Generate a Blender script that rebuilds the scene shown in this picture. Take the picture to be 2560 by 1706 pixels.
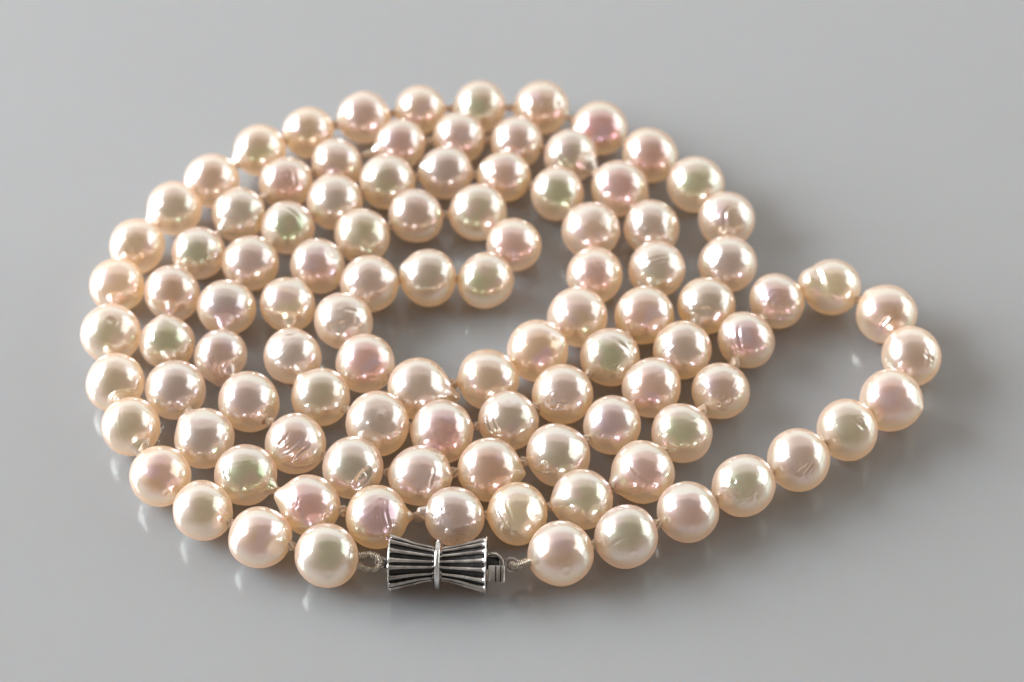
import bpy, bmesh, math, random
import numpy as np
from mathutils import Vector, Matrix

scene = bpy.context.scene
for o in list(bpy.data.objects):
    bpy.data.objects.remove(o, do_unlink=True)
R = math.radians
random.seed(7)
rng = np.random.default_rng(11)
MM = 0.001

# ------------------------------------------------------------------ camera
PW, PH = 2560.0, 1706.0            # the photograph's pixels, in which the pearls were measured
TH = R(46.5)                       # the camera looks down at the table at this angle
FPX = 5531.0 / math.tan(TH)        # focal length in those pixels
D_MEAN = 7.4 * MM                  # mean pearl diameter
DIST = FPX * D_MEAN / 142.8
RM = D_MEAN / 2
cam_d = bpy.data.cameras.new('camera')
cam = bpy.data.objects.new('camera', cam_d)
scene.collection.objects.link(cam)
CAM = Vector((0, -DIST * math.cos(TH), RM + DIST * math.sin(TH)))
cam.location = CAM
cam.rotation_euler = (math.pi / 2 - TH, 0, 0)
cam_d.sensor_width = 36.0
cam_d.lens = FPX / PW * 36.0
cam_d.clip_start = 0.01
cam_d.clip_end = 50
cam_d.dof.use_dof = True
cam_d.dof.focus_distance = DIST * 0.918
cam_d.dof.aperture_fstop = 20.0
scene.camera = cam
C_RIGHT = Vector((1, 0, 0))
C_UP = Vector((0, math.sin(TH), math.cos(TH)))
C_BACK = Vector((0, -math.cos(TH), math.sin(TH)))   # from the scene towards the camera


def ray(px, py):
    u = (px - PW / 2) / FPX
    v = (py - PH / 2) / FPX
    return C_RIGHT * u - C_UP * v - C_BACK          # unit depth along the optical axis


def on_plane(px, py, z):
    d = ray(px, py)
    k = (z - CAM.z) / d.z
    return CAM + d * k, k


# ------------------------------------------------------------------ world, lamps, exposure
world = bpy.data.worlds.new('World')
scene.world = world
world.use_nodes = True
bg = world.node_tree.nodes['Background']
bg.inputs[0].default_value = (1.0, 0.91, 0.82, 1)     # a warm, dim room
bg.inputs[1].default_value = 0.25


def area(name, loc, target, sx, sy, watts, col):
    l = bpy.data.lights.new(name, 'AREA')
    l.shape = 'RECTANGLE'
    l.size, l.size_y = sx, sy
    l.energy = watts
    l.color = col
    o = bpy.data.objects.new(name, l)
    scene.collection.objects.link(o)
    o.location = loc
    d = Vector(target) - Vector(loc)
    o.rotation_euler = d.to_track_quat('-Z', 'Y').to_euler()
    return o


area('window_light', (-1.30, 0.22, 0.56), (0, 0.02, 0.10), 1.12, 0.96, 42.0, (0.95, 0.98, 1.0))
area('far_window_light', (1.45, 0.28, 0.60), (0, 0.0, 0.05), 1.45, 1.10, 7.0, (0.92, 1.0, 0.95))
area('back_wall_bounce_light', (0.0, 1.75, 0.85), (0, 0.0, 0.0), 4.2, 1.25, 8.4, (0.93, 0.97, 1.0))
area('ceiling_bounce_light', (0.0, 0.98, 1.75), (0, 0.0, 0.0), 4.2, 1.35, 5.0, (1.0, 0.95, 0.89))

scene.view_settings.view_transform = 'Standard'
scene.view_settings.look = 'None'
scene.view_settings.exposure = 0.45
scene.view_settings.gamma = 1.0
scene.render.engine = 'CYCLES'
scene.cycles.use_denoising = True
try:
    scene.cycles.denoiser = 'OPENIMAGEDENOISE'
except Exception:
    pass
scene.cycles.max_bounces = 12
scene.cycles.diffuse_bounces = 6
scene.cycles.glossy_bounces = 6
scene.cycles.sample_clamp_indirect = 12.0
scene.cycles.blur_glossy = 1.0


# ------------------------------------------------------------------ materials
def new_mat(name):
    m = bpy.data.materials.new(name)
    m.use_nodes = True
    nt = m.node_tree
    nt.nodes.clear()
    out = nt.nodes.new('ShaderNodeOutputMaterial')
    return m, nt, out


def N(nt, typ, **kw):
    n = nt.nodes.new(typ)
    for k, v in kw.items():
        if k.startswith('i_'):
            n.inputs[k[2:].replace('_', ' ')].default_value = v
        else:
            setattr(n, k, v)
    return n


def table_material():
    m, nt, out = new_mat('milky_acrylic')
    L = nt.links.new
    p = N(nt, 'ShaderNodeBsdfPrincipled')
    tc = N(nt, 'ShaderNodeTexCoord')
    n1 = N(nt, 'ShaderNodeTexNoise'); n1.inputs['Scale'].default_value = 9.0; n1.inputs['Detail'].default_value = 3
    L(tc.outputs['Object'], n1.inputs['Vector'])
    cr = N(nt, 'ShaderNodeValToRGB')
    cr.color_ramp.elements[0].position = 0.3; cr.color_ramp.elements[0].color = (0.335, 0.337, 0.343, 1)
    cr.color_ramp.elements[1].position = 0.7; cr.color_ramp.elements[1].color = (0.350, 0.353, 0.361, 1)
    L(n1.outputs['Fac'], cr.inputs['Fac'])
    L(cr.outputs['Color'], p.inputs['Base Color'])
    n2 = N(nt, 'ShaderNodeTexNoise'); n2.inputs['Scale'].default_value = 60.0; n2.inputs['Detail'].default_value = 6
    L(tc.outputs['Object'], n2.inputs['Vector'])
    mr = N(nt, 'ShaderNodeMapRange')
    mr.inputs['From Min'].default_value = 0.3; mr.inputs['From Max'].default_value = 0.7; mr.inputs['To Min'].default_value = 0.09; mr.inputs['To Max'].default_value = 0.17
    L(n2.outputs['Fac'], mr.inputs['Value'])
    L(mr.outputs['Result'], p.inputs['Roughness'])
    p.inputs['IOR'].default_value = 1.5
    p.inputs['Subsurface Weight'].default_value = 1.0              # milky acrylic: light bleeds sideways under the pearls
    p.inputs['Subsurface Radius'].default_value = (1.0, 0.62, 0.42)
    p.inputs['Subsurface Scale'].default_value = 0.018
    L(p.outputs['BSDF'], out.inputs['Surface'])
    return m


def pearl_material():
    m, nt, out = new_mat('akoya_nacre')
    L = nt.links.new
    oi = N(nt, 'ShaderNodeObjectInfo')
    tc = N(nt, 'ShaderNodeTexCoord')
    addv = N(nt, 'ShaderNodeVectorMath', operation='ADD')
    mulv = N(nt, 'ShaderNodeVectorMath', operation='SCALE')
    mulv.inputs[0].default_value = (37.0, 11.0, 53.0)
    L(oi.outputs['Random'], mulv.inputs['Scale'])
    scl = N(nt, 'ShaderNodeVectorMath', operation='SCALE')
    scl.inputs['Scale'].default_value = 1000.0
    L(tc.outputs['Object'], scl.inputs[0])
    L(scl.outputs[0], addv.inputs[0]); L(mulv.outputs[0], addv.inputs[1])   # object space in millimetres, shifted per pearl
    # bump: very fine nacre orange peel
    nb = N(nt, 'ShaderNodeTexNoise'); nb.inputs['Scale'].default_value = 1.3; nb.inputs['Detail'].default_value = 5; nb.inputs['Roughness'].default_value = 0.55
    L(addv.outputs[0], nb.inputs['Vector'])
    bump = N(nt, 'ShaderNodeBump'); bump.inputs['Strength'].default_value = 0.35; bump.inputs['Distance'].default_value = 0.00012
    L(nb.outputs['Fac'], bump.inputs['Height'])
    # body colour: pale cream to warm peach, cloudy inside one pearl
    nc = N(nt, 'ShaderNodeTexNoise'); nc.inputs['Scale'].default_value = 0.22; nc.inputs['Detail'].default_value = 2
    L(addv.outputs[0], nc.inputs['Vector'])
    warm = N(nt, 'ShaderNodeMath', operation='MULTIPLY_ADD')
    L(nc.outputs['Fac'], warm.inputs[0]); warm.inputs[1].default_value = 0.9
    sub = N(nt, 'ShaderNodeMath', operation='SUBTRACT'); L(oi.outputs['Alpha'], sub.inputs[0]); sub.inputs[1].default_value = 0.45
    L(sub.outputs[0], warm.inputs[2])
    body = N(nt, 'ShaderNodeValToRGB')
    body.color_ramp.elements[0].position = 0.0; body.color_ramp.elements[0].color = (0.97, 0.86, 0.82, 1)
    body.color_ramp.elements[1].position = 1.0; body.color_ramp.elements[1].color = (0.97, 0.80, 0.58, 1)
    e = body.color_ramp.elements.new(0.5); e.color = (0.97, 0.85, 0.77, 1)
    L(warm.outputs[0], body.inputs['Fac'])
    p = N(nt, 'ShaderNodeBsdfPrincipled')
    L(body.outputs['Color'], p.inputs['Base Color'])
    p.inputs['Roughness'].default_value = 0.30
    p.inputs['IOR'].default_value = 1.01
    p.inputs['Subsurface Weight'].default_value = 0.0
    p.inputs['Subsurface Radius'].default_value = (1.0, 0.55, 0.22)
    p.inputs['Subsurface Scale'].default_value = 0.0075
    L(bump.outputs['Normal'], p.inputs['Normal'])
    # lustre: the interference colours of nacre, tinted head-on (per pearl), paler towards the rim
    lw = N(nt, 'ShaderNodeLayerWeight'); lw.inputs['Blend'].default_value = 0.5
    ir = N(nt, 'ShaderNodeMixRGB')
    rimc = N(nt, 'ShaderNodeValToRGB')
    rimc.color_ramp.elements[0].position = 0.0; rimc.color_ramp.elements[0].color = (0, 0, 0, 1)
    rimc.color_ramp.elements[1].position = 0.36; rimc.color_ramp.elements[1].color = (1, 1, 1, 1)
    nv = N(nt, 'ShaderNodeMath', operation='MULTIPLY_ADD')
    L(nc.outputs['Fac'], nv.inputs[0]); nv.inputs[1].default_value = 0.5
    sh = N(nt, 'ShaderNodeMath', operation='SUBTRACT'); L(lw.outputs['Facing'], sh.inputs[0]); sh.inputs[1].default_value = 0.25
    L(sh.outputs[0], nv.inputs[2])
    L(nv.outputs[0], rimc.inputs['Fac'])
    L(rimc.outputs['Color'], ir.inputs['Fac'])
    rim2 = N(nt, 'ShaderNodeValToRGB')
    rim2.color_ramp.elements[0].position = 0.10; rim2.color_ramp.elements[0].color = (1.0, 0.90, 0.93, 1)
    rim2.color_ramp.elements[1].position = 0.80; rim2.color_ramp.elements[1].color = (0.97, 0.96, 1.0, 1)
    for ps, cc in ((0.26, (0.94, 0.95, 1.0, 1)), (0.40, (0.87, 1.0, 0.93, 1)), (0.58, (1.0, 0.97, 0.96, 1))):
        e = rim2.color_ramp.elements.new(ps); e.color = cc
    L(lw.outputs['Facing'], rim2.inputs['Fac'])
    L(rim2.outputs['Color'], ir.inputs['Color2'])
    # a second overtone drifts through each pearl
    hs = N(nt, 'ShaderNodeHueSaturation'); hs.inputs['Hue'].default_value = 0.30; hs.inputs['Saturation'].default_value = 0.65
    L(oi.outputs['Color'], hs.inputs['Color'])
    nh = N(nt, 'ShaderNodeTexNoise'); nh.inputs['Scale'].default_value = 0.33; nh.inputs['Detail'].default_value = 1
    L(addv.outputs[0], nh.inputs['Vector'])
    rh = N(nt, 'ShaderNodeMapRange'); rh.inputs['From Min'].default_value = 0.50; rh.inputs['From Max'].default_value = 0.66
    L(nh.outputs['Fac'], rh.inputs['Value'])
    tm = N(nt, 'ShaderNodeMixRGB'); L(rh.outputs['Result'], tm.inputs['Fac'])
    L(oi.outputs['Color'], tm.inputs['Color1']); L(hs.outputs['Color'], tm.inputs['Color2'])
    L(tm.outputs['Color'], ir.inputs['Color1'])
    g = N(nt, 'ShaderNodeBsdfGlossy', distribution='GGX')          # clear surface lustre
    g.inputs['Roughness'].default_value = 0.105
    L(ir.outputs['Color'], g.inputs['Color'])
    L(bump.outputs['Normal'], g.inputs['Normal'])
    g2 = N(nt, 'ShaderNodeBsdfGlossy', distribution='GGX')         # deeper, softer glow of the nacre layers
    g2.inputs['Roughness'].default_value = 0.42
    L(ir.outputs['Color'], g2.inputs['Color'])
    mg = N(nt, 'ShaderNodeMixShader'); mg.inputs['Fac'].default_value = 0.26
    L(g.outputs['BSDF'], mg.inputs[1]); L(g2.outputs['BSDF'], mg.inputs[2])
    fac = N(nt, 'ShaderNodeMapRange')
    fac.inputs['From Min'].default_value = 0.05; fac.inputs['From Max'].default_value = 0.70
    fac.inputs['To Min'].default_value = 0.76; fac.inputs['To Max'].default_value = 0.46   # mirror-like head-on, the body glows through at the rim
    L(lw.outputs['Facing'], fac.inputs['Value'])
    mx = N(nt, 'ShaderNodeMixShader')
    geo = N(nt, 'ShaderNodeNewGeometry')
    inv = N(nt, 'ShaderNodeMath', operation='SUBTRACT'); inv.inputs[0].default_value = 1.0; L(geo.outputs['Backfacing'], inv.inputs[1])
    fm = N(nt, 'ShaderNodeMath', operation='MULTIPLY'); L(fac.outputs['Result'], fm.inputs[0]); L(inv.outputs[0], fm.inputs[1])
    L(fm.outputs[0], mx.inputs['Fac'])                             # only the outer skin is a mirror, not the inside of it
    tr = N(nt, 'ShaderNodeBsdfTranslucent')                        # light that comes through the pearl glows apricot
    tmix = N(nt, 'ShaderNodeMixRGB'); tmix.inputs['Color1'].default_value = (1.0, 0.79, 0.61, 1); tmix.inputs['Color2'].default_value = (1.0, 0.75, 0.44, 1)
    L(warm.outputs[0], tmix.inputs['Fac']); L(tmix.outputs['Color'], tr.inputs['Color'])
    bm_ = N(nt, 'ShaderNodeMixShader'); bm_.inputs['Fac'].default_value = 0.75
    L(p.outputs['BSDF'], bm_.inputs[1]); L(tr.outputs['BSDF'], bm_.inputs[2])
    L(bm_.outputs['Shader'], mx.inputs[1]); L(mg.outputs['Shader'], mx.inputs[2])
    L(mx.outputs['Shader'], out.inputs['Surface'])
    return m


def thread_material():
    m, nt, out = new_mat('silk_thread')
    L = nt.links.new
    tc = N(nt, 'ShaderNodeTexCoord')
    w = N(nt, 'ShaderNodeTexWave', wave_type='BANDS', bands_direction='DIAGONAL')
    w.inputs['Scale'].default_value = 900.0; w.inputs['Distortion'].default_value = 1.5
    L(tc.outputs['Object'], w.inputs['Vector'])
    cr = N(nt, 'ShaderNodeValToRGB')
    cr.color_ramp.elements[0].color = (0.52, 0.36, 0.24, 1); cr.color_ramp.elements[1].color = (0.86, 0.70, 0.54, 1)
    L(w.outputs['Fac'], cr.inputs['Fac'])
    b = N(nt, 'ShaderNodeBump'); b.inputs['Distance'].default_value = 0.00006
    L(w.outputs['Fac'], b.inputs['Height'])
    p = N(nt, 'ShaderNodeBsdfPrincipled')
    L(cr.outputs['Color'], p.inputs['Base Color'])
    p.inputs['Roughness'].default_value = 0.55
    p.inputs['Sheen Weight'].default_value = 0.4
    L(b.outputs['Normal'], p.inputs['Normal'])
    L(p.outputs['BSDF'], out.inputs['Surface'])
    return m


def metal_material(name, c0, c1, rough, scale=500.0, metallic=1.0):
    m, nt, out = new_mat(name)
    L = nt.links.new
    tc = N(nt, 'ShaderNodeTexCoord')
    n = N(nt, 'ShaderNodeTexNoise'); n.inputs['Scale'].default_value = scale; n.inputs['Detail'].default_value = 5
    L(tc.outputs['Object'], n.inputs['Vector'])
    cr = N(nt, 'ShaderNodeValToRGB')
    cr.color_ramp.elements[0].position = 0.35; cr.color_ramp.elements[0].color = (*c0, 1)
    cr.color_ramp.elements[1].position = 0.62; cr.color_ramp.elements[1].color = (*c1, 1)
    L(n.outputs['Fac'], cr.inputs['Fac'])
    p = N(nt, 'ShaderNodeBsdfPrincipled')
    L(cr.outputs['Color'], p.inputs['Base Color'])
    p.inputs['Metallic'].default_value = metallic
    mr = N(nt, 'ShaderNodeMapRange'); mr.inputs['To Min'].default_value = rough * 0.6; mr.inputs['To Max'].default_value = rough * 1.5
    L(n.outputs['Fac'], mr.inputs['Value'])
    L(mr.outputs['Result'], p.inputs['Roughness'])
    b = N(nt, 'ShaderNodeBump'); b.inputs['Strength'].default_value = 0.15; b.inputs['Distance'].default_value = 0.00003
    L(n.outputs['Fac'], b.inputs['Height'])
    L(b.outputs['Normal'], p.inputs['Normal'])
    L(p.outputs['BSDF'], out.inputs['Surface'])
    return m


M_TABLE = table_material()
M_PEARL = pearl_material()
M_THREAD = thread_material()
M_SILVER = metal_material('aged_silver', (0.30, 0.27, 0.255), (0.64, 0.61, 0.58), 0.24)
M_BRIGHT = metal_material('polished_silver', (0.62, 0.60, 0.58), (0.88, 0.87, 0.86), 0.12)
M_DARK = metal_material('oxidised_silver', (0.006, 0.005, 0.005), (0.022, 0.019, 0.017), 0.38, 1200.0, 0.2)
M_WIRE = metal_material('silver_gimp_wire', (0.40, 0.33, 0.26), (0.80, 0.72, 0.62), 0.30, 2500.0, 0.85)


# ------------------------------------------------------------------ mesh helpers
def link(name, me, mat, parent=None, smooth=True):
    if mat is not None and not me.materials:
        me.materials.append(mat)
    if smooth:
        me.polygons.foreach_set('use_smooth', [True] * len(me.polygons))
    o = bpy.data.objects.new(name, me)
    scene.collection.objects.link(o)
    if parent is not None:
        o.parent = parent
    return o


def mesh_from(verts, faces, name='mesh'):
    me = bpy.data.meshes.new(name)
    me.from_pydata([tuple(v) for v in verts], [], faces)
    me.validate(); me.update()
    return me


def tube(path, rad, seg=8, closed=False, cap=True, flat=None):
    """tube along a list of points; rad a number or a list; flat = (a, b) makes the section elliptic"""
    pts = [Vector(p) for p in path]
    n = len(pts)
    rads = [rad] * n if not hasattr(rad, '__len__') else list(rad)
    V, F = [], []
    up = None
    for i, p in enumerate(pts):
        if closed:
            t = pts[(i + 1) % n] - pts[i - 1]
        else:
            t = pts[min(i + 1, n - 1)] - pts[max(i - 1, 0)]
        t.normalize()
        if up is None:
            up = t.orthogonal().normalized()
        up = (up - t * up.dot(t))
        up.normalize()
        w = t.cross(up)
        for k in range(seg):
            a = 2 * math.pi * k / seg
            V.append(p + (up * math.cos(a) + w * math.sin(a)) * rads[i])
    m = n if closed else n - 1
    for i in range(m):
        j = (i + 1) % n
        for k in range(seg):
            F.append((i * seg + k, i * seg + (k + 1) % seg, j * seg + (k + 1) % seg, j * seg + k))
    if cap and not closed:
        F.append(tuple(range(seg - 1, -1, -1)))
        F.append(tuple((n - 1) * seg + k for k in range(seg)))
    return V, F


def join(parts):
    V, F = [], []
    for v, f in parts:
        o = len(V)
        V += list(v)
        F += [tuple(i + o for i in q) for q in f]
    return V, F


def rounded_box(cx, cy, cz, sx, sy, sz, bev):
    bm = bmesh.new()
    bmesh.ops.create_cube(bm, size=1.0)
    bmesh.ops.scale(bm, vec=(sx, sy, sz), verts=bm.verts)
    bmesh.ops.bevel(bm, geom=list(bm.edges), offset=bev, segments=2, profile=0.5, affect='EDGES')
    bmesh.ops.translate(bm, vec=(cx, cy, cz), verts=bm.verts)
    V = [v.co.copy() for v in bm.verts]
    bm.verts.index_update()
    F = [tuple(v.index for v in f.verts) for f in bm.faces]
    bm.free()
    return V, F


# ------------------------------------------------------------------ the table
V, F = rounded_box(0, 0.1, -0.0125, 2.3, 2.0, 0.025, 0.002)
table = link('table_top', mesh_from(V, F, 'table_top'), M_TABLE, smooth=False)
table['kind'] = 'structure'
table['label'] = 'glossy pale grey table top under the pearl necklace'

# ------------------------------------------------------------------ the pearls
# centre x, centre y and width of every pearl along the strand, from one end of the clasp to the other
PEARLS = [
    (817,1389,159),(649,1343,153),(507,1275,149),(400,1190,150),(327,1067,144),(287,956,147),(277,834,144),
    (293,715,134),(343,615,136),(436,523,133),(529,452,136),(650,376,128),(770,331,124),(911,293,128),
    (1050,276,122),(1200,268,126),(1355,269,133),(1498,320,135),(1624,388,136),(1739,462,140),(1817,549,139),
    (1820,660,141),(1767,764,141),(1707,877,143),(1630,971,145),(1531,1064,145),(1395,1137,156),(1223,1174,152),
    (1051,1189,151),(883,1170,152),(737,1109,149),(623,1005,149),(551,889,131),(566,769,140),(626,657,139),
    (719,570,132),(837,506,136),(967,456,135),(1115,432,128),(1261,442,129),(1392,486,131),(1477,577,140),
    (1487,689,139),(1444,794,145),(1344,878,152),(1220,948,150),(1046,973,150),(914,909,145),(859,805,144),
    (925,710,141),(1072,697,139),(1215,702,136),(1284,611,133),(1194,531,139),(1040,540,133),(905,589,136),
    (794,662,139),(719,762,136),(732,889,138),(802,992,143),(942,1060,158),(1106,1081,157),(1270,1053,148),
    (1407,987,149),(1525,891,142),(1609,790,143),(1642,676,140),(1628,571,137),(1548,472,139),(1426,391,134),
    (1291,356,128),(1149,345,127),(1002,361,124),(844,408,126),(716,455,129),(596,537,133),(496,633,133),
    (431,735,138),(417,857,136),(440,976,147),(512,1096,147),(615,1188,150),(775,1265,150),(941,1293,154),
    (1136,1290,147),(1294,1285,150),(1456,1250,150),(1609,1180,153),(1705,1083,147),(1801,978,141),(1866,852,138),
    (1943,752,137),(2080,718,139),(2217,786,147),(2277,890,146),(2229,1002,155),(2118,1074,150),(1999,1148,156),
    (1859,1216,152),(1720,1280,152),(1565,1343,157),(1403,1383,160),
]
NP = len(PEARLS)

# overtone per pearl: g green, p pink, v violet, n neutral grey, b brown, y dull yellow
TONE = ('gpgbgggybgbgbbbg' 'bppgbnn' 'npvgbpgbvbvngngnpgbpbbbnpnvggpgbgpyngnpnngpgnpnpppbpngbgnngpvnygpgbppybnpgn')
TONES = {'g': (0.36, 0.47, 0.34), 'p': (0.66, 0.41, 0.42), 'v': (0.51, 0.39, 0.47), 'n': (0.47, 0.45, 0.43),
         'b': (0.58, 0.43, 0.34), 'y': (0.86, 0.74, 0.55)}

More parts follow.
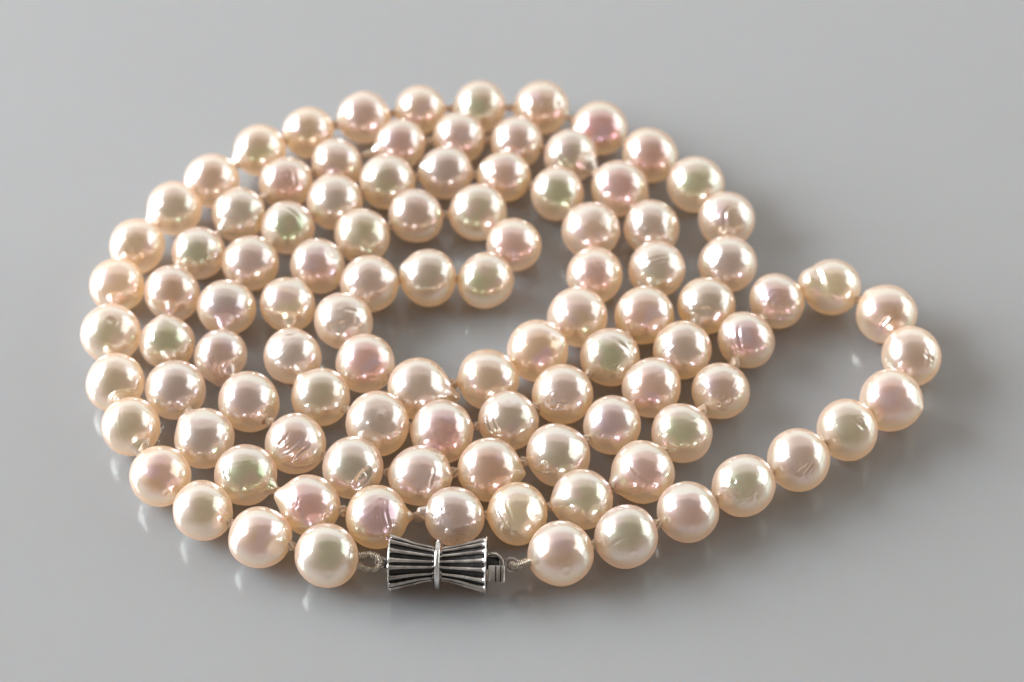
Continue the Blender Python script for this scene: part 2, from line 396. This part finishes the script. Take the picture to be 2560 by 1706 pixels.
# blemishes: (kind, u, v, ...) with u right and v up over the face seen from the front, in radii
FEAT = {
    0: [('pit', .12, -.50, .10, .012)],
    1: [('facet', .62, -.35, .30, .05), ('pit', .15, -.55, .1, .012)],
    2: [('tip', .88, -.38, .10, .22), ('line', .62, .10, .88, -.35, .05, .02)],
    3: [('pit', .32, -.50, .09, .03), ('pit', .45, -.62, .08, .03)],
    4: [('nub', .48, -.74, .26, .30), ('rings', .48, -.74, .42, .12, .020)],
    5: [('rings', .30, -.60, .40, .13, .012), ('facet', .35, -.62, .35, .06)],
    6: [('facet', .55, 0.0, .5, .05), ('pit', .15, .45, .10, .04)],
    7: [('line', -.25, .75, -.30, -.70, .07, .02), ('facet', .5, -.55, .5, .05)],
    8: [('rough', .1, -.1, .45, .006)],
    9: [('tip', -.82, -.42, .16, .20)],
    10: [('facet', -.55, .45, .3, .04)],
    11: [('tip', -.86, -.40, .16, .22)],
    13: [('tip', -.92, -.25, .10, .22)],
    15: [('tip', -.95, -.15, .12, .18), ('pit', -.8, -.2, .10, .04)],
    16: [('line', -.28, .9, -.28, -.7, .06, .03), ('line', -.02, .9, -.04, -.7, .05, .02), ('line', .34, .8, .36, -.6, .05, .025), ('line', .5, .7, .52, -.5, .04, .02)],
    17: [('tip', -.92, -.2, .08, .2)],
    20: [('wrinkle', -.05, -.10, .42, .014, .9), ('line', .2, .2, .8, .25, .05, .015)],
    21: [('facet', -.6, .4, .3, .05)],
    22: [('line', -.75, .10, .55, -.45, .10, .06), ('facet', -.3, -.45, .3, .04)],
    23: [('line', -.65, -.05, -.35, .25, .05, .02), ('pit', -.4, -.25, .08, .012)],
    26: [('line', -.85, -.38, -.15, -.38, .05, .03), ('rough', -.55, -.38, .25, .010)],
    27: [('tip', .98, -.12, .16, .22), ('line', -.85, -.3, -.5, -.4, .05, .02)],
    28: [('tip', .95, -.05, .08, .2), ('bump', .35, .12, .14, .025), ('line', .38, .3, .40, -.3, .05, .02)],
    29: [('crater', .36, -.28, .42, .07, .9)],
    30: [('wrinkle', .05, -.15, .50, .015, 1.0), ('line', -.2, -.62, .7, -.62, .06, .04), ('rough', -.45, .15, .3, .010)],
    31: [('crater', .62, -.60, .22, .09, .4), ('facet', .75, -.35, .2, .03)],
    32: [('tip', .12, -.92, .24, .36), ('wrinkle', .10, -.55, .32, .012, 1.4), ('line', .0, -.1, .12, -.9, .07, .05), ('line', .18, -.2, .2, -.9, .05, .04), ('line', -.15, -.2, .02, -.85, .05, .03)],
    33: [('facet', .1, -.5, .3, .03), ('pit', .2, -.5, .06, .02)],
    35: [('line', -.1, .75, .55, .2, .06, .02), ('facet', -.5, -.45, .3, .05)],
    37: [('facet', -.45, .55, .35, .04)],
    38: [('tip', -.90, .15, .10, .25)],
    39: [('tip', -.85, .35, .08, .25), ('line', .1, .6, .15, -.4, .05, .01)],
    41: [('rings', .15, .25, .5, .12, .012), ('tip', .95, -.1, .06, .2)],
    42: [('rough', .0, .0, .5, .004)],
    43: [('tip', .35, -.9, .08, .3)],
    44: [('tip', .78, .35, .12, .25)],
    46: [('tip', .97, -.22, .22, .42), ('nub', .98, -.20, .18, .16), ('bump', .93, -.1, .10, .04), ('pit', .90, -.30, .10, .05)],
    47: [('crater', .62, -.66, .22, .08, -.4), ('line', .2, -.55, .6, -.5, .06, .02)],
    48: [('line', -.35, -.3, .75, .2, .13, .05), ('line', .1, .45, .6, .3, .06, .02), ('facet', .55, -.35, .35, .05)],
    49: [('tip', .88, .18, .10, .25), ('line', -.6, -.5, -.1, -.55, .06, .03)],
    50: [('tip', -.88, .35, .10, .25)],
    52: [('line', -.1, -.55, .6, -.5, .05, .02)],
    53: [('line', .2, .5, .1, -.6, .03, .008), ('tip', .88, -.40, .12, .2), ('line', .3, .5, .25, -.6, .03, .008)],
    55: [('line', .0, -.35, .5, -.45, .10, .03), ('tip', .2, -.6, .06, .3)],
    56: [('facet', .65, .45, .3, .05)],
    57: [('tip', .45, .85, .08, .2)],
    58: [('line', -.7, .55, .7, .55, .06, .03), ('line', -.6, .7, .6, .72, .05, .02)],
    59: [('tip', -.75, .75, .10, .2)],
    60: [('bump', .18, .30, .11, .035), ('bump', -.14, .02, .10, .03), ('bump', .32, -.02, .10, .02), ('pit', .3, .5, .05, .02), ('facet', 0, -.6, .4, .03)],
    61: [('rough', .1, -.1, .5, .004)],
    62: [('line', -.72, .2, -.5, -.45, .05, .04), ('line', -.45, .3, -.3, -.5, .04, .015), ('line', -.5, -.4, -.1, -.35, .04, .02), ('facet', 0, .75, .3, .04)],
    63: [('pit', -.32, -.42, .08, .03), ('pit', -.18, -.36, .07, .025), ('pit', -.05, -.42, .06, .02), ('rough', -.2, -.2, .4, .007)],
    64: [('line', -.1, .7, .75, .0, .08, .035), ('facet', -.45, -.6, .3, .04), ('rough', 0, -.45, .35, .008)],
    65: [('line', -.6, -.1, -.45, -.5, .05, .03), ('facet', -.3, -.6, .3, .03)],
    66: [('line', -.5, .30, .6, .30, .05, .025), ('line', -.5, .16, .6, .18, .04, .02), ('tip', .88, .0, .06, .2)],
    67: [('line', -.75, -.50, .85, -.50, .13, .05), ('bump', -.25, -.05, .05, .02), ('facet', .8, 0, .4, .05)],
    68: [('tip', .92, -.45, .10, .25)],
    69: [('tip', .80, -.45, .18, .30), ('facet', .55, -.2, .3, .05), ('line', -.4, .3, -.2, -.3, .06, .02)],
    72: [('pit', .05, -.25, .06, .02)],
    73: [('tip', .92, -.45, .16, .2)],
    74: [('rough', .3, 0, .4, .01), ('line', .05, .5, .3, -.5, .08, .02)],
    75: [('tip', .85, .35, .08, .3)],
    76: [('pit', -.5, -.5, .1, .02), ('rough', .5, -.2, .25, .01)],
    78: [('line', -.45, .45, -.38, .1, .04, .03), ('tip', -.1, .95, .08, .3)],
    80: [('facet', .0, .7, .4, .04), ('tip', -.75, .7, .10, .3)],
    81: [('line', -.75, .35, -.45, -.1, .06, .03), ('line', -.55, .75, -.6, .1, .07, .03), ('line', .1, -.3, .3, .1, .03, .01), ('line', .0, -.6, .75, -.35, .07, .02)],
    82: [('tip', -.93, .32, .24, .28), ('bump', .12, -.62, .22, .05), ('rough', -.35, .1, .25, .008)],
    83: [('line', .12, .55, .08, -.5, .05, .03), ('line', .32, .5, .38, -.5, .05, .03), ('crater', .38, -.55, .18, .06, 1.4), ('line', -.85, -.5, -.4, -.55, .05, .02)],
    84: [('nub', -.97, .15, .30, .17), ('rough', -.55, .2, .45, .006), ('rings', .1, -.75, .4, .12, .014)],
    85: [('line', -.65, .45, -.4, -.35, .05, .03), ('line', -.3, .55, -.2, -.2, .05, .02), ('facet', .6, .1, .3, .04)],
    86: [('tip', -.93, -.15, .14, .30), ('facet', -.4, -.5, .4, .05)],
    87: [('tip', -.88, -.40, .24, .26), ('line', -.5, .55, .05, -.35, .045, .03), ('line', -.85, -.5, .2, -.4, .05, .025)],
    88: [('line', -.6, -.50, -.25, -.55, .05, .03), ('line', .2, .45, .6, .3, .05, .015)],
    89: [('facet', -.75, -.15, .35, .07), ('tip', -.62, -.78, .12, .25), ('crater', .2, -.35, .2, .04, .3), ('rough', .05, -.35, .35, .014)],
    90: [('nub', -.48, -.86, .24, .20), ('line', -.35, .5, -.2, -.5, .06, .03), ('line', -.6, .3, -.45, -.6, .05, .02), ('rough', -.4, -.7, .25, .015)],
    91: [('line', -.6, -.45, .7, -.45, .06, .03), ('rough', -.2, .0, .4, .007)],
    92: [('nub', -.93, .18, .24, .50), ('line', -.62, .65, -.42, -.15, .10, .06), ('facet', -.3, -.55, .3, .04)],
    93: [('line', -.32, -.35, -.02, .0, .06, .05), ('bump', -.4, -.4, .2, .02), ('tip', -.65, .75, .06, .2)],
    94: [('pit', .55, -.08, .06, .05), ('rough', .4, -.1, .3, .008), ('tip', -.65, .6, .06, .2)],
    95: [('facet', .1, -.6, .4, .03), ('tip', .85, -.2, .08, .2)],
    96: [('rings', .28, .28, .30, .13, .004), ('line', .15, .4, .5, .1, .07, .03)],
    97: [('line', -.15, -.35, .1, -.1, .05, .04), ('line', .02, -.4, .25, -.12, .04, .03), ('rough', .0, -.3, .3, .010), ('tip', -.9, -.3, .05, .2)],
    98: [('rough', -.4, -.1, .45, .006), ('rough', .3, -.4, .25, .010), ('tip', -.86, -.45, .08, .25)],
    99: [('pit', .1, -.5, .1, .012), ('facet', -.2, .85, .3, .03)],
    100: [('line', -.5, -.22, .0, .05, .045, .022), ('pit', .2, -.5, .1, .015)],
    101: [('pit', .15, -.45, .1, .015), ('line', .6, -.75, .95, -.35, .06, .03), ('facet', .9, .3, .2, .03)],
}


def ico(sub):
    bm = bmesh.new()
    bmesh.ops.create_icosphere(bm, subdivisions=sub, radius=1.0)
    bm.verts.index_update()
    v = np.array([q.co[:] for q in bm.verts])
    v /= np.linalg.norm(v, axis=1, keepdims=True)
    f = [tuple(q.index for q in p.verts) for p in bm.faces]
    bm.free()
    return v, f


ICO = {6: ico(6), 5: ico(5)}


def noise3(p, seed, freq, n=14):
    g = np.random.default_rng(seed)
    out = np.zeros(len(p))
    for _ in range(n):
        k = g.normal(size=3) * freq
        out += np.sin(p @ k + g.uniform(0, 6.28))
    return out / math.sqrt(n / 2.0)


def cdir(u, v):
    """direction on a pearl that faces the front at (u, v) of its disc"""
    s = u * u + v * v
    if s > 0.995:
        k = math.sqrt(0.995 / s); u *= k; v *= k; s = 0.995
    d = C_RIGHT * u + C_UP * v + C_BACK * math.sqrt(1 - s)
    return np.array(d[:])


def seg_dist(p, a, b):
    """angular distance from unit points p to the arc a-b, and the position along it"""
    ab = b - a
    t = np.clip(((p - a) @ ab) / (ab @ ab), 0, 1)
    q = a + t[:, None] * ab
    q /= np.linalg.norm(q, axis=1, keepdims=True)
    return np.linalg.norm(p - q, axis=1), t


def pearl_mesh(i, radius, tips):
    feats = FEAT.get(i, [])
    v, f = ICO[5 if not any(x[0] in ('wrinkle', 'rings', 'rough', 'line', 'crater') for x in feats) else 6]
    h = np.zeros(len(v))
    g0 = np.random.default_rng(50 + i)
    h += g0.uniform(.010, .021) * noise3(v, 100 + i, 1.6) + g0.uniform(.002, .006) * noise3(v, 300 + i, 4.0)
    if g0.random() < 0.55:                        # faint growth rings round a random axis
        ax = g0.normal(size=3); ax /= np.linalg.norm(ax)
        aa = np.arccos(np.clip(v @ ax, -1, 1)) + 0.05 * noise3(v, 1500 + i, 3.0)
        lo = g0.uniform(.3, 1.6); wd = g0.uniform(.15, .5)
        h += g0.uniform(.0006, .0020) * np.sin(aa * g0.uniform(16, 40)) * np.exp(-((aa - lo) / wd) ** 2)
    for _ in range(g0.integers(0, 4)):            # and a few pinpricks
        c = g0.normal(size=3); c /= np.linalg.norm(c)
        aa = np.arccos(np.clip(v @ c, -1, 1)); w = g0.uniform(.03, .08)
        h -= g0.uniform(.004, .016) * np.exp(-(aa / w) ** 2)
    # slightly out of round
    g = np.random.default_rng(500 + i)
    ax = g.normal(size=3); ax /= np.linalg.norm(ax)
    h += g.uniform(-0.05, 0.05) * ((v @ ax) ** 2 - 0.33)
    warpv = v + 0.05 * np.stack([noise3(v, 700 + i, 3.0), noise3(v, 800 + i, 3.0), noise3(v, 900 + i, 3.0)], axis=1)
    for (d, hh, w) in tips:                       # drawn-out ends along the thread
        a = np.arccos(np.clip(v @ d, -1, 1))
        h += hh * np.exp(-(a / w) ** 2.2)
    for ft in feats:
        k = ft[0]
        if k in ('line',):
            a, b = cdir(ft[1], ft[2]), cdir(ft[3], ft[4])
            dist, t = seg_dist(warpv / np.linalg.norm(warpv, axis=1, keepdims=True), a, b)
            prof = np.sin(np.pi * np.clip(t, 0.04, 0.96)) ** 0.5
            prof = prof * (1.15 + 0.40 * noise3(v, 1200 + i + int(50 * abs(ft[1])), 6.0))
            h -= ft[6] * np.exp(-(dist / ft[5]) ** 2) * prof
            h += 0.22 * ft[6] * np.exp(-((dist - 1.9 * ft[5]) / (1.1 * ft[5])) ** 2) * prof
            continue
        c = cdir(ft[1], ft[2])
        a = np.arccos(np.clip(v @ c, -1, 1))
        if k == 'pit':
            h -= ft[4] * np.exp(-(a / ft[3]) ** 2)
            h += 0.4 * ft[4] * np.exp(-((a - 1.6 * ft[3]) / (0.7 * ft[3])) ** 2)
        elif k == 'bump':
            h += ft[4] * np.exp(-(a / ft[3]) ** 3)
        elif k == 'tip':
            h += ft[3] * np.exp(-(a / ft[4]) ** 1.8)
        elif k == 'nub':
            h += ft[3] * np.exp(-(a / ft[4]) ** 3.5)
        elif k == 'facet':
            h -= ft[4] * np.exp(-(a / ft[3]) ** 4)
        elif k == 'rough':
            h += ft[4] * np.exp(-(a / ft[3]) ** 3) * (noise3(v, 40 + i, 16.0) + 0.6 * noise3(v, 41 + i, 32.0))
        elif k == 'rings':
            h += ft[5] * np.sin(2 * np.pi * a / ft[4]) * np.exp(-(a / ft[3]) ** 4)
        elif k == 'wrinkle':
            e = np.array((C_RIGHT * math.sin(ft[5]) - C_UP * math.cos(ft[5]))[:])
            x = (warpv + 1.2 * (warpv - v)) @ e
            h += ft[4] * np.exp(-(a / ft[3]) ** 4) * 1.4 * (np.sin(x * 21.0) + 0.6 * np.sin(x * 37.0 + 1.0))
        elif k == 'crater':
            e = np.array((C_RIGHT * math.cos(ft[5]) + C_UP * math.sin(ft[5]))[:])
            rel = v - c
            al = rel @ e
            ac = np.sqrt(np.maximum((rel * rel).sum(1) - al * al, 0))
            dd = np.sqrt((al / ft[3]) ** 2 + (ac / (ft[3] * 0.45)) ** 2)
            h -= ft[4] * np.exp(-dd ** 4) * (1 + 0.35 * noise3(v, 60 + i, 14.0))
            h += 0.35 * ft[4] * np.exp(-((dd - 1.25) / 0.3) ** 2) * (np.abs((v @ c)) > 0)
    pts = v * (1 + h)[:, None] * radius
    return pts, f


necklace = bpy.data.objects.new('pearl_necklace', None)
necklace.empty_display_size = 0.01
scene.collection.objects.link(necklace)
necklace['label'] = 'long strand of cream pink baroque pearls coiled on the grey table, with silver bow clasp'
necklace['category'] = 'necklace'

centres, radii = [], []
for (px, py, d) in PEARLS:
    r = RM
    for _ in range(4):
        c, k = on_plane(px, py, r)
        r = 0.5 * 1.018 * d * k / FPX
    centres.append(c); radii.append(r)

gap_info = []
auto_tips = {i: [] for i in range(NP)}
for i in range(NP - 1):
    a, b = centres[i], centres[i + 1]
    dv = b - a
    gap = dv.length - radii[i] - radii[i + 1]
    dv.normalize()
    ea, eb = radii[i], radii[i + 1]
    over = gap - 1.0 * MM
    if over > 0:
        j = i if random.random() < 0.5 else i + 1
        dirv = dv if j == i else -dv
        hh = min(over / radii[j], 0.22)
        auto_tips[j].append((np.array(dirv[:]), hh, random.uniform(.17, .22)))
        if j == i: ea += hh * radii[j]
        else: eb += hh * radii[j]
    gap_info.append((i, ea, eb))
    # every drill hole sits in a slight swelling or dimple
    for j, s in ((i, 1), (i + 1, -1)):
        auto_tips[j].append((np.array((dv * s)[:]), random.uniform(-0.02, 0.05), random.uniform(.14, .28)))

for i in range(NP):
    pts, f = pearl_mesh(i, radii[i], auto_tips[i])
    me = mesh_from(pts, f, 'pearl')
    o = link('pearl', me, M_PEARL, necklace)
    zmin = pts[:, 2].min()
    c = centres[i].copy()
    c.z = max(-zmin, radii[i] * 0.97) if -zmin < radii[i] * 1.1 else radii[i]
    centres[i] = c
    o.location = c
    t = TONES[TONE[i % len(TONE)]]
    j = rng.uniform(-0.05, 0.05, 3)
    o.color = (t[0] + j[0], t[1] + j[1], t[2] + j[2], float(np.clip(0.45 + rng.normal() * 0.16 + (0.3 if TONE[i % len(TONE)] == 'y' else 0), 0.05, 0.95)))

# ------------------------------------------------------------------ knots between the pearls
helix = [Vector((((k / 40.0) - 0.5) * 0.62 * MM, 0.30 * MM * math.cos(k / 40.0 * 2.6 * 2 * math.pi), 0.30 * MM * math.sin(k / 40.0 * 2.6 * 2 * math.pi))) for k in range(41)]
loop = [Vector((0.16 * MM * math.sin(2 * a), 0.42 * MM * math.cos(a), 0.42 * MM * math.sin(a))) for a in [2 * math.pi * k / 20 for k in range(20)]]
core = [Vector((x * MM, 0, 0)) for x in (-1.4, -0.7, 0, 0.7, 1.4)]
V, F = join([tube(helix, 0.17 * MM, 6), tube(loop, 0.15 * MM, 6, closed=True), tube(core, 0.22 * MM, 8)])
knot_me = mesh_from(V, F, 'knot')
for (i, ea, eb) in gap_info:
    a, b = centres[i], centres[i + 1]
    dv = (b - a)
    L = dv.length
    dv.normalize()
    pos = a + dv * (ea + (L - ea - eb) * 0.5)
    o = link('knot', knot_me, M_THREAD, necklace)
    o.location = pos
    q = dv.to_track_quat('X', 'Z')
    o.rotation_mode = 'QUATERNION'
    o.rotation_quaternion = q @ Matrix.Rotation(random.uniform(0, 6.28), 4, 'X').to_quaternion()
    s = random.uniform(1.0, 1.3)
    o.scale = (s * min(max((L - ea - eb) / (0.8 * MM), 0.9), 1.8), s, s)

# ------------------------------------------------------------------ the clasp
CZ = 3.5 * MM
cl, _ = on_plane(974, 1408, CZ)
cr_, _ = on_plane(1217, 1414, CZ)
mid = (cl + cr_) / 2
axis = (cr_ - cl)
HALF = axis.length / 2
axis.normalize()
PXM = HALF * 2 / 243.0            # metres to one photograph pixel here
ang = math.atan2(axis.y, axis.x)
R_END, R_WAIST = 73.5 * PXM, 42 * PXM
FLAT = 1.0


def prof(x):
    t = abs(x) / HALF
    return R_WAIST + (R_END - R_WAIST) * (t ** 1.35)


def revolve(xs, rs, seg=40, close_ends=True):
    V, F = [], []
    for x, r in zip(xs, rs):
        for k in range(seg):
            a = 2 * math.pi * k / seg
            V.append(Vector((x, r * math.cos(a), r * math.sin(a) * FLAT)))
    n = len(xs)
    for i in range(n - 1):
        for k in range(seg):
            F.append((i * seg + k, (i + 1) * seg + k, (i + 1) * seg + (k + 1) % seg, i * seg + (k + 1) % seg))
    if close_ends:
        F.append(tuple(range(seg)))
        F.append(tuple((n - 1) * seg + k for k in range(seg - 1, -1, -1)))
    return V, F


xs = [HALF * (k / 16.0 - 1) * 0.985 for k in range(33)]
V, F = revolve(xs, [prof(x) * 0.86 for x in xs])
clasp = link('clasp', mesh_from(V, F, 'clasp_core'), M_DARK, necklace)
clasp['label'] = 'silver bow shaped barrel clasp with fluted ends'
clasp.location = (mid.x, mid.y, R_END * FLAT + 0.05 * MM)
clasp.rotation_euler = (0, 0, ang)

NR = 16
for side in (-1, 1):
    for k in range(NR):
        a = 2 * math.pi * (k + 0.25) / NR + random.uniform(-.045, .045)
        a2 = a + random.uniform(-.05, .05)
        V, F = [], []
        n = 13
        endx = random.uniform(-.004, .022)
        for s in range(n):
            t = s / (n - 1.0)
            x = side * (HALF * (0.07 + (0.915 + endx) * t))
            rr = prof(x)
            aa = a + (a2 - a) * t
            w = (5.6 + 5.0 * t ** 1.2) * PXM + random.uniform(-.35, .35) * PXM
            lo, hi = rr * 0.74, rr * (1.0 + 0.010 * math.sin(9 * t + k) + random.uniform(-.006, .006))
            if t > 0.86: w *= 1.0 + 2.6 * (t - 0.86)
            er = Vector((0, math.cos(aa), math.sin(aa) * FLAT))
            et = Vector((0, -math.sin(aa), math.cos(aa) * FLAT))
            for (q, rad) in ((-.95, lo), (-1.0, hi - 0.55 * w), (-.80, hi - 0.22 * w), (-.36, hi - .03 * w), (.36, hi - .03 * w), (.80, hi - 0.22 * w), (1.0, hi - 0.55 * w), (.95, lo)):
                V.append(Vector((x, 0, 0)) + er * rad + et * (q * w * 0.5 * 1.12))
        for s in range(n - 1):
            for q in range(7):
                b = s * 8 + q
                F.append((b, b + 1, b + 9, b + 8) if side > 0 else (b, b + 8, b + 9, b + 1))
        F.append(tuple(range(8))); F.append(tuple((n - 1) * 8 + q for q in range(7, -1, -1)))
        me = mesh_from(V, F, 'rib')
        me.materials.append(M_SILVER); me.materials.append(M_DARK)      # tarnish left in the grooves between the ribs
        for pi, pg in enumerate(me.polygons):
            if pi < (n - 1) * 7 and pi % 7 in (0, 6):
                pg.material_index = 1
        link('rib', me, None, clasp)
    # scalloped rim at the wide end
    nseg = 96
    path = []
    for k in range(nseg):
        a = 2 * math.pi * k / nseg
        rr = R_END * (0.955 + 0.018 * math.cos(NR * (a - 2 * math.pi * 0.25 / NR)))
        path.append(Vector((side * HALF * 0.985, rr * math.cos(a), rr * math.sin(a) * FLAT)))
    V, F = tube(path, 2.3 * PXM, 8, closed=True)
    link('end_rim', mesh_from(V, F, 'end_rim'), M_BRIGHT, clasp)
    V, F = revolve([side * HALF * 0.985 - 1.0 * PXM, side * HALF * 0.985 + 1.0 * PXM], [R_END * 0.90] * 2, 48)
    link('end_plate', mesh_from(V, F, 'end_plate'), M_SILVER, clasp)

# ring round the waist
bw = 7.5 * PXM
RB = 63 * PXM
sect = [(-1.5, .66), (-1.45, .80), (-1.0, .83), (-.95, .93), (-.6, .985), (0, 1.0), (.6, .985), (.95, .93), (1.0, .83), (1.45, .80), (1.5, .66)]
V, F = revolve([q[0] * bw for q in sect], [RB * q[1] for q in sect], 56)
link('centre_band', mesh_from(V, F, 'centre_band'), M_BRIGHT, clasp)


def arc_ring(cx, cy, cz, rx, ry, tilt, a0, a1, n=24):
    pts = []
    for k in range(n + 1):
        a = a0 + (a1 - a0) * k / n
        x, y = rx * math.cos(a), ry * math.sin(a)
        pts.append(Vector((cx + x, cy + y * math.cos(tilt), cz + y * math.sin(tilt))))
    return pts


# left eyelet on a short stub
V, F = rounded_box(-HALF - 6 * PXM, 0, 0, 14 * PXM, 22 * PXM, 16 * PXM, 2 * PXM)
link('stub', mesh_from(V, F, 'stub'), M_DARK, clasp)
V, F = tube(arc_ring(-HALF - 22 * PXM, 0, 2 * PXM, 13 * PXM, 11 * PXM, 0.75, 0, 2 * math.pi, 28)[:-1], 3.8 * PXM, 10, closed=True)
link('eyelet', mesh_from(V, F, 'eyelet'), M_SILVER, clasp)
# right: tongue, thumb tab with ridges, hook and eyelet
V, F = rounded_box(HALF + 15 * PXM, 6 * PXM, 1 * PXM, 32 * PXM, 26 * PXM, 22 * PXM, 2.5 * PXM)
link('tongue', mesh_from(V, F, 'tongue'), M_DARK, clasp)
V, F = tube([Vector((HALF + x * PXM, y * PXM, z * PXM)) for x, y, z in ((3, 22, 15), (12, 23, 17), (24, 20, 18), (33, 13, 17), (39, 4, 13), (41, -6, 6), (40, -14, -2))], 4.6 * PXM, 8)
link('hook', mesh_from(V, F, 'hook'), M_SILVER, clasp)
# thumb tab: a bent plate with ridges across it
tabp = rounded_box(0, 0, 0, 40 * PXM, 44 * PXM, 5.5 * PXM, 2.2 * PXM)
tab_tilt = Matrix.Translation(Vector((HALF + 24 * PXM, -30 * PXM, 4 * PXM))) @ Matrix.Rotation(R(24), 4, 'X') @ Matrix.Rotation(R(4), 4, 'Y')
V = [tab_tilt @ Vector(v) for v in tabp[0]]
link('thumb_tab', mesh_from(V, tabp[1], 'thumb_tab'), M_SILVER, clasp)
for xx in (-1.0, 11.5):
    rp = rounded_box(xx * PXM, 0, 2.6 * PXM, 3.4 * PXM, 41 * PXM, 1.6 * PXM, 0.5 * PXM)
    V = [tab_tilt @ Vector(v) for v in rp[0]]
    link('tab_groove', mesh_from(V, rp[1], 'tab_groove'), M_DARK, clasp)
rp = rounded_box(19.5 * PXM, 0, 1.5 * PXM, 5 * PXM, 43 * PXM, 7 * PXM, 2.2 * PXM)
V = [tab_tilt @ Vector(v) for v in rp[0]]
link('tab_lip', mesh_from(V, rp[1], 'tab_lip'), M_BRIGHT, clasp)
# eyelet: an open ring of thick wire, its end curling past itself
ring = []
for k in range(37):
    a = R(205) - R(395) * k / 36
    rr = (17 - 2.5 * k / 36) * PXM
    ring.append(Vector((HALF + 62 * PXM + rr * math.cos(a), rr * math.sin(a) * 0.73, 2 * PXM + rr * math.sin(a) * 0.68 + 2.5 * PXM * k / 36)))
V, F = tube(ring, 4.4 * PXM, 10)
link('eyelet', mesh_from(V, F, 'eyelet'), M_SILVER, clasp)

# ------------------------------------------------------------------ coiled gimp wire loops
def gimp(p_pearl, p_eye, width):
    """fine coiled wire lying in a loop from the pearl's drill hole through the eyelet and back"""
    d = p_eye - p_pearl
    L = d.length
    d.normalize()
    side = Vector((-d.y, d.x, 0)).normalized()
    up = d.cross(side)
    tl = side * 0.72 + up * 0.69
    base = []
    n = 60
    for k in range(n + 1):
        t = k / n
        a = math.pi * t
        x = math.sin(a) ** 0.75 * L
        y = -math.cos(a) * width * (0.35 + 0.65 * math.sin(a) ** 0.6)
        base.append(p_pearl + d * x + tl * y)
    # resample evenly
    cum = [0.0]
    for k in range(n):
        cum.append(cum[-1] + (base[k + 1] - base[k]).length)
    tot = cum[-1]

    def at(s):
        s = min(max(s, 0), tot)
        for k in range(n):
            if cum[k + 1] >= s:
                f = (s - cum[k]) / max(cum[k + 1] - cum[k], 1e-12)
                return base[k].lerp(base[k + 1], f)
        return base[-1]
    rc, rw = 7.4 * PXM, 2.2 * PXM
    turns = int(tot / (4.9 * PXM))
    pts = []
    upv = tl.cross(d).normalized()
    per = 10
    for k in range(turns * per + 1):
        s = tot * k / (turns * per)
        p = at(s)
        t = (at(s + tot * .01) - at(s - tot * .01)).normalized()
        u = (upv - t * upv.dot(t)).normalized()
        w = t.cross(u)
        a = 2 * math.pi * k / per
        pts.append(p + (u * math.cos(a) + w * math.sin(a)) * rc)
    coil = tube(pts, rw, 5)
    inner = tube([at(tot * k / 40.0) for k in range(41)], rc * 0.75, 8)
    return join([coil, inner])


mw = Matrix.Translation(clasp.location) @ Matrix.Rotation(ang, 4, 'Z')
eyeL = mw @ Vector((-HALF - 30 * PXM, -2 * PXM, 0))
eyeR = mw @ Vector((HALF + 70 * PXM, 1 * PXM, 2 * PXM))
for pc, pr, eye in ((centres[0], radii[0], eyeL), (centres[-1], radii[-1], eyeR)):
    st = pc + (eye - pc).normalized() * pr * 0.96
    V, F = gimp(st, eye + (eye - st).normalized() * 8 * PXM, 27 * PXM)
    link('gimp_loop', mesh_from(V, F, 'gimp_loop'), M_WIRE, necklace)
